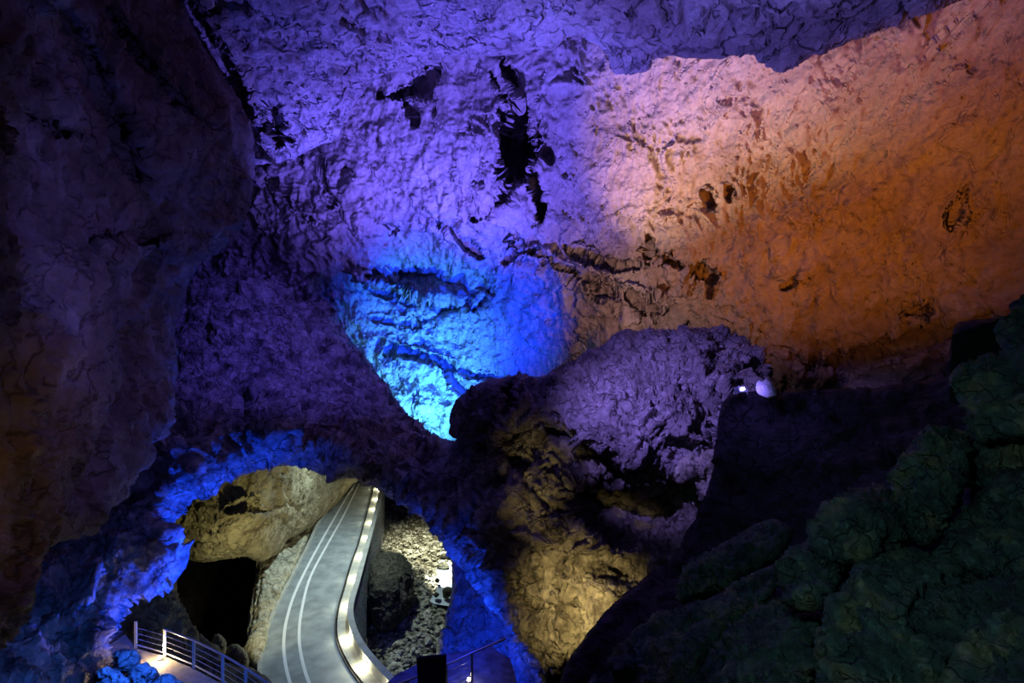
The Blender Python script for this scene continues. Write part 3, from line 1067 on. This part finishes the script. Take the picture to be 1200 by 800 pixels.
# rock of the lower gallery ---------------------------------------------------------
gal = rock('wall_gallery', [(60, 480), (700, 480), (700, 900), (60, 900)],
           [(60, 480, 100), (400, 480, 130), (700, 480, 120), (700, 900, 90), (60, 900, 62), (250, 700, 72), (400, 700, 120)],
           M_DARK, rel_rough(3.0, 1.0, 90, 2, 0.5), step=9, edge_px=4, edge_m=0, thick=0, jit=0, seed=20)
tag(gal, kind='structure')
over = rock('rock_overhang', [(150, 560), (250, 520), (330, 500), (470, 500), (452, 545), (424, 560), (414, 566), (404, 580), (390, 594), (372, 610), (356, 622), (338, 632),
                              (330, 645), (318, 653), (303, 655), (290, 648), (270, 652), (235, 656), (210, 652), (203, 640), (192, 622)],
            [(192, 622, 45), (250, 560, 45), (330, 500, 47), (470, 500, 78), (424, 560, 85), (390, 594, 74), (338, 632, 57), (318, 653, 50), (303, 655, 48), (210, 652, 45),
             (300, 600, 44), (250, 610, 42.5), (350, 570, 54)],
            M_OCHRE, rel_rough(1.6, 0.5, 71, 1.2, 0.15, stretch=(1, 1, 1.5)), step=1.8, edge_px=16, edge_m=3.5, thick=10, jit=1.5, seed=22,
            stamps=[groove([(265, 598, 2), (290, 590, 3), (310, 600, 3), (330, 588, 4), (340, 596, 2)], 1.5, rag=2)])
tag(over, 'great ochre rock bulge hanging over the left side of the road', kind='structure')
flow = rock('flowstone', [(374, 606), (366, 622), (356, 645), (338, 680), (322, 716), (311, 744), (306, 770), (303, 788), (296, 784), (291, 765), (290, 740), (293, 715), (298, 690),
                          (301, 668), (300, 640), (330, 620), (350, 610)],
            [(374, 606, 72), (356, 645, 60.5), (322, 716, 47), (306, 770, 40), (303, 788, 38.6), (291, 765, 41), (293, 715, 47), (300, 640, 60), (330, 620, 66), (312, 700, 48.5), (345, 645, 60)],
            M_PALE, rel_rough(1.3, 0.5, 72, 0.8, 0.25, stretch=(1.2, 1.2, 0.6)), step=1.4, edge_px=7, edge_m=1.8, thick=6, jit=1.2, seed=23,
            stamps=[groove([(303, 660, 1.5), (299, 700, 1.8), (295, 740, 1.8), (295, 775, 1)], 1.2, rag=1),
                    groove([(309, 665, 1.2), (303, 700, 1.5), (300, 740, 1.5)], 1.0, rag=1)])
tag(flow, 'pale fluted flowstone wall between the dark hollow and the road', kind='structure')
brown = rock('rock_wall', [(215, 640), (190, 662), (150, 690), (110, 710), (80, 760), (100, 800), (200, 800), (262, 800), (262, 762), (240, 750), (226, 735), (214, 715), (206, 690), (203, 668)],
             [(215, 640, 33), (150, 690, 30), (80, 760, 27), (100, 800, 25), (262, 800, 29), (262, 762, 31), (214, 715, 32.5), (180, 730, 28.5)],
             M_OCHRE, rel_rough(0.8, 0.42, 73, 0.6, 0.22, stretch=(0.7, 1, 1.3)), step=1.8, edge_px=12, edge_m=1.5, thick=6, jit=1.5, seed=24)
tag(brown, kind='structure')
for poly, lab, sd, yy in (([(250, 745), (256, 741), (263, 748), (266, 762), (262, 772), (252, 770), (247, 758)], 'upright rounded rock standing behind the walkway railing', 75, 34),
                          ([(264, 762), (270, 755), (280, 755), (288, 762), (292, 775), (288, 790), (270, 790), (263, 776)], 'squat rock at the foot of the pale flowstone, behind the railing', 76, 35.5)):
    cx, cy = np.mean([p[0] for p in poly]), np.mean([p[1] for p in poly])
    boulder(poly, [(p[0], p[1], yy) for p in poly] + [(cx, cy, yy - 0.4)], lab, M_OCHRE, 0.5, sd, step=1.2, edge_px=7, edge_m=0.8, thick=1.0, jit=0.8)
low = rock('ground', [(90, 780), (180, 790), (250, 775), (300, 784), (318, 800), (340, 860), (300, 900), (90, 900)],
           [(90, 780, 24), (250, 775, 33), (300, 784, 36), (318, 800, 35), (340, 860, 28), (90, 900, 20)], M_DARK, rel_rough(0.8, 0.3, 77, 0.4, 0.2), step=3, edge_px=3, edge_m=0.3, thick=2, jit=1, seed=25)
tag(low, kind='structure')

bed = rock('river_bank', [(424, 545), (560, 545), (600, 600), (600, 900), (380, 900), (390, 700), (420, 600)],
           [(424, 545, 104), (450, 600, 92), (500, 600, 94), (560, 545, 100), (520, 640, 84), (528, 700, 68), (440, 720, 60), (480, 780, 50), (420, 800, 50), (600, 800, 46), (600, 900, 38), (380, 900, 38), (600, 600, 90), (470, 680, 68)],
           M_GRAVEL, rel_rough(0.9, 0.55, 81, 1.4, 0.42), step=1.3, edge_px=2, edge_m=0, thick=3, jit=0, seed=26,
           stamps=[])
tag(bed, kind='structure')
boulder([(434, 664), (440, 650), (452, 645), (468, 646), (479, 657), (484, 680), (484, 705), (476, 725), (460, 738), (442, 742), (434, 720), (431, 690)],
        [(434, 664, 57), (468, 646, 61), (484, 690, 59), (460, 738, 53), (434, 720, 54), (458, 690, 55)],
        'big boulder, shaded dark in its colour, on the river bank right of the stone retaining wall', rock_mat('shaded_boulder_rock', (0.05, 0.045, 0.035), (0.15, 0.13, 0.09), patch=0.5, bump=0.8), 1.2, 82, step=1.5, edge_px=14, edge_m=3, thick=3, amp=0.4, cells=0.3, big=0.5)  # cave shade on the bank is put into this darkened rock colour
def water_px(y, x=520):
    return 1.0
stream = rock('stream', [(511, 640), (536, 640), (540, 712), (500, 706), (510, 694), (515, 684), (510, 672), (517, 660), (512, 650)],
              [(511, 640, 82.5), (536, 640, 82.5), (540, 712, 63), (500, 706, 64.5), (515, 672, 73)], M_WATER, lambda P: 0.03 * fbm(P * 0.8, 2, 3), step=1.5, edge_px=2, edge_m=0.05,
              thick=0.4, jit=1.2, seed=27)
tag(stream, 'bright white patch of river water at the right side of the gravel bank', 'water', kind='stuff')
rv = [((519, 662), 7, 5, 74, 'larger dark rock in the upper part of the bright stream'), ((523, 651), 9, 3.5, 77.5, 'long flat rock across the top of the bright stream'),
      ((524, 694), 6.5, 7, 64, 'round pale rock at the lower end of the bright stream'), ((511, 697), 3.5, 3, 64, 'small rock on the left shore at the lower end of the bright stream'),
      ((513, 680), 3, 2.6, 68.5, 'small dark rock on the left shore halfway down the bright stream'), ((530, 657), 3, 2.5, 75, 'pebble-like dark rock beside the larger dark rock in the stream')]
for k, ((x, y), rx, ry, Y, lab) in enumerate(rv):
    poly = [(x + rx * math.cos(a) * (1 + 0.2 * math.sin(3 * a + k)), y + ry * math.sin(a) * (1 + 0.15 * math.cos(2 * a + k))) for a in [i * math.pi / 6 for i in range(12)]]
    boulder(poly, [(p[0], p[1], Y) for p in poly] + [(x, y, Y - 0.8)], lab, M_GRAVEL, 0.6, 83 + k, step=0.9, edge_px=rx * 0.8, edge_m=0.8, thick=1, amp=0.15, cells=0.1, jit=0.5)

# loose cobbles on the bank: nobody could count them
rng = np.random.default_rng(5)
dg = None
me = bed.data
co = np.empty(len(me.vertices) * 3, np.float32)
me.vertices.foreach_get('co', co)
co = co.reshape(-1, 3)
px = 600 + co[:, 0] / co[:, 1] * F
py = 400 - (co[:, 2] - CAM_Z) / co[:, 1] * F
ok = np.where((px > 440) & (px < 530) & (py > 590) & (py < 790) & (np.arange(len(co)) < len(co) // 2))[0]
m = MB()
ICO = None
import bmesh
bm = bmesh.new()
bmesh.ops.create_icosphere(bm, subdivisions=1, radius=1.0)
iv = np.array([v.co[:] for v in bm.verts])
ifc = np.array([[v.index for v in f.verts] for f in bm.faces])
bm.free()
vs, fs = [], []
for k, i in enumerate(rng.choice(ok, 3600)):
    r = rng.uniform(0.12, 0.36) ** 1.0 * (0.5 + rng.random() * 0.8)
    sc = r * np.array([rng.uniform(0.7, 1.4), rng.uniform(0.7, 1.4), rng.uniform(0.5, 0.9)])
    a = rng.uniform(0, 6.28)
    q = iv * (1 + 0.25 * rng.standard_normal((len(iv), 1))) * sc
    q = np.stack([q[:, 0] * math.cos(a) - q[:, 1] * math.sin(a), q[:, 0] * math.sin(a) + q[:, 1] * math.cos(a), q[:, 2]], 1)
    vs.append(q + co[i] + np.array([0, -0.1, 0.1]))
    fs.append(ifc + k * len(iv))
cob = link_mesh('river_cobbles', np.concatenate(vs), np.concatenate(fs), rock_mat('cobble_stone', (0.10, 0.085, 0.05), (0.60, 0.56, 0.42), patch=0.9, bump=0.3), smooth=False)
tag(cob, 'loose cobbles and gravel strewn over the river bank', 'gravel', kind='stuff')

# blue-lit cliff inside the arch on the right
cliff = rock('rock_cliff', [(533, 645), (545, 640), (600, 690), (640, 760), (640, 830), (500, 830), (508, 790), (518, 760), (522, 725), (528, 700), (530, 675)],
             [(533, 645, 34), (600, 690, 29), (640, 760, 26), (640, 830, 23), (500, 830, 27), (522, 725, 31), (528, 680, 33), (570, 740, 28)],
             M_BLUE, rel_rough(0.8, 0.4, 91, 0.8, 0.3), step=2.0, edge_px=10, edge_m=1.5, thick=4, jit=2, seed=28)
tag(cliff, 'jagged cliff glowing deep blue inside the arch, right of the river', kind='structure')

# blue-lit rocks in the bottom left corner
bl = [([(132, 764), (142, 758), (156, 760), (165, 770), (160, 784), (146, 790), (134, 782)], 'blue-lit rounded rock at the bottom left, topmost of the blue rocks', 15.5),
      ([(150, 788), (160, 778), (174, 776), (184, 784), (186, 800), (176, 815), (156, 815)], 'brightest pale blue rock at the bottom left, next to the walkway', 15),
      ([(183, 796), (192, 789), (204, 792), (212, 800), (214, 820), (190, 825)], 'small blue rock at the bottom edge under the walkway lamp', 15),
      ([(110, 790), (126, 780), (142, 786), (154, 800), (150, 830), (112, 830)], 'dark blue rock at the bottom edge, leftmost of the blue rocks', 14.5)]
for k, (poly, lab, Y) in enumerate(bl):
    cx, cy = np.mean([p[0] for p in poly]), np.mean([p[1] for p in poly])
    boulder(poly, [(p[0], p[1], Y) for p in poly] + [(cx, cy, Y - 0.3)], lab, M_BLUE, 0.25, 110 + k, step=1.1, edge_px=9, edge_m=0.3, thick=0.5, amp=0.16, cells=0.14, big=0.08, jit=2.5)

# ------------------------------------------------------------------ walkway with railing, bottom left
rail_px = [(159, 728), (193, 737), (227, 750), (261, 767), (288, 783), (318, 803), (350, 828)]
ZD = 12.3
RP = [gp(x, y, ZD + 1.1) for x, y in rail_px]
inner = [Vector((p.x, p.y, ZD)) for p in RP]
outer = [gp(x, y, ZD) for x, y in ((118, 762), (145, 782), (180, 800), (215, 825), (250, 850), (285, 880), (320, 915))]
far_pt = [inner[0] + Vector((-1.2, 1.0, 0))]
walk = thing('walkway', inner[2], 'narrow plank walkway on the left with a lamp glowing on its boards', 'walkway')
MB().prism([p for p in far_pt + inner] + outer[::-1], ZD - 0.18, ZD).build('deck', M_DECK, walk)
m = MB()
for a, b in zip(inner[:-1], inner[1:]):
    m.tube([a - Vector((0, 0, 0.25)), b - Vector((0, 0, 0.25))], 0.09, 6)
m.build('beam', M_METAL, walk)
rl = thing('railing', inner[0], 'steel railing with upright posts along the left walkway', 'railing')
for p in RP:
    MB().box((p.x, p.y, ZD + 0.55), (0.10, 0.05, 1.1), 0.4).build('post', M_METAL, rl)
MB().tube(RP[1:], 0.035).build('handrail', M_METAL, rl)
for h in (0.15, 0.40, 0.62, 0.85):
    MB().tube([Vector((p.x, p.y, ZD + h)) for p in RP], 0.010 if h > 0.16 else 0.03, 5).build('cable' if h > 0.16 else 'lower_rail', M_METAL, rl)
lp = gp(188, 771, ZD + 0.1)
dl = thing('deck_lamp', lp - Vector((0, 0, 0.1)), 'small bright lamp standing on the boards of the left walkway', 'lamp')
MB().box(lp - Vector((0, 0, 0.04)), (0.16, 0.12, 0.12), 0.4).build('lamp_housing', M_METAL, dl)
MB().box(lp + Vector((0, -0.03, 0.06)), (0.12, 0.10, 0.07), 0.4).build('lamp_glass', flat_mat('warm_lamp_glass', (0.9, 0.85, 0.6), 0.4, emit=(1.0, 0.85, 0.5), es=40), dl)
point('deck_lamp_light', lp + Vector((0, -0.1, 0.25)), (1.0, 0.72, 0.36), 95, 0.06)

# ------------------------------------------------------------------ viewing platform, bottom right of the arch
ZP = 14.85
plat = thing('viewing_platform', gp(540, 800, ZP), 'dark blue-lit viewing platform at the foot of the photo beneath the arch', 'platform')
deckpts = [gp(x, y, ZP) for x, y in ((440, 812), (462, 792), (490, 777), (525, 765), (575, 757), (598, 772), (606, 800), (610, 880), (440, 880))]
MB().prism(deckpts, ZP - 0.2, ZP).build('deck', flat_mat('grey_deck', (0.10, 0.11, 0.15), 0.6, noise=0.5, nscale=3), plat)
rr = thing('railing', gp(553, 800, ZP), 'steel railing with thin cables on the platform, right of the dark panel', 'railing')
RR = [gp(x, y, ZP + 1.1) for x, y in ((430, 815), (478, 797), (523, 779), (553, 765), (592, 748))]
for p in RR[1:4]:
    MB().box((p.x, p.y, ZP + 0.55), (0.06, 0.06, 1.1), 0.3).build('post', M_METAL, rr)
MB().tube(RR, 0.03).build('handrail', M_METAL, rr)
for h in (0.15, 0.3, 0.45, 0.6, 0.75, 0.9):
    MB().tube([Vector((p.x, p.y, ZP + h)) for p in RR[:4]], 0.008, 5).build('cable', M_METAL, rr)
ip = thing('information_panel', gp(505, 812, ZP), 'dark rectangular panel on the platform beside the railing', 'panel')
a, b, c, d = [at(x, y, Y) for x, y, Y in ((488, 771, 13.6), (523, 768, 13.3), (523, 804, 13.0), (490, 808, 13.3))]
th = Vector((0, 0.05, 0.02))
m = MB()
m.sweep([[a, b, c, d], [a + th, b + th, c + th, d + th]])
m.build('panel_board', M_PANEL, ip)
for q in (a.lerp(b, .15), a.lerp(b, .85)):
    MB().box((q.x, q.y + 0.12, (ZP + q.z) / 2 - 0.1), (0.06, 0.06, abs(q.z - ZP) + 0.0), 0).build('leg', M_METAL, ip)
pl_ = gp(549, 797, ZP + 0.12)
d2 = thing('deck_lamp', pl_ - Vector((0, 0, 0.12)), 'tiny bright lamp at the foot of the railing post on the platform', 'lamp')
MB().box(pl_ - Vector((0, 0, 0.05)), (0.08, 0.08, 0.14)).build('lamp_housing', M_METAL, d2)
MB().box(pl_ + Vector((0, -0.02, 0.05)), (0.07, 0.06, 0.06)).build('lamp_glass', bpy.data.materials['warm_lamp_glass'], d2)
point('platform_lamp_light', pl_ + Vector((0, -0.05, 0.2)), (1.0, 0.8, 0.45), 3, 0.04)

# floodlight fixture on the edge of the dark ledge, with its cable
fp = at(868, 457, 18.6)
fl = thing('floodlight', fp - Vector((0, 0, 0.18)), 'small floodlight glowing at the left end of the dark ledge', 'lamp')
MB().box(fp, (0.34, 0.22, 0.24), 0.3, -0.5).build('lamp_housing', M_METAL, fl)
MB().box(fp + Vector((0.03, -0.13, 0.07)), (0.12, 0.03, 0.10), 0.3, -0.5).build('lamp_glass', flat_mat('violet_lamp_glass', (0.8, 0.8, 1), 0.4, emit=(0.7, 0.65, 1.0), es=6), fl)
m = MB()
m.tube([fp + Vector((-0.24, 0, -0.16)), fp + Vector((-0.24, 0, 0.06)), fp + Vector((0.24, 0, 0.06)), fp + Vector((0.24, 0, -0.16))], 0.02, 6)
m.build('bracket', M_METAL, fl)
# dark cabinet in the shade on the right, only its edges catch the light
cb = thing('cabinet', at(1150, 440, 10.8), 'large dark box behind the green rocks at the right, its rims faintly lit purple', 'box')
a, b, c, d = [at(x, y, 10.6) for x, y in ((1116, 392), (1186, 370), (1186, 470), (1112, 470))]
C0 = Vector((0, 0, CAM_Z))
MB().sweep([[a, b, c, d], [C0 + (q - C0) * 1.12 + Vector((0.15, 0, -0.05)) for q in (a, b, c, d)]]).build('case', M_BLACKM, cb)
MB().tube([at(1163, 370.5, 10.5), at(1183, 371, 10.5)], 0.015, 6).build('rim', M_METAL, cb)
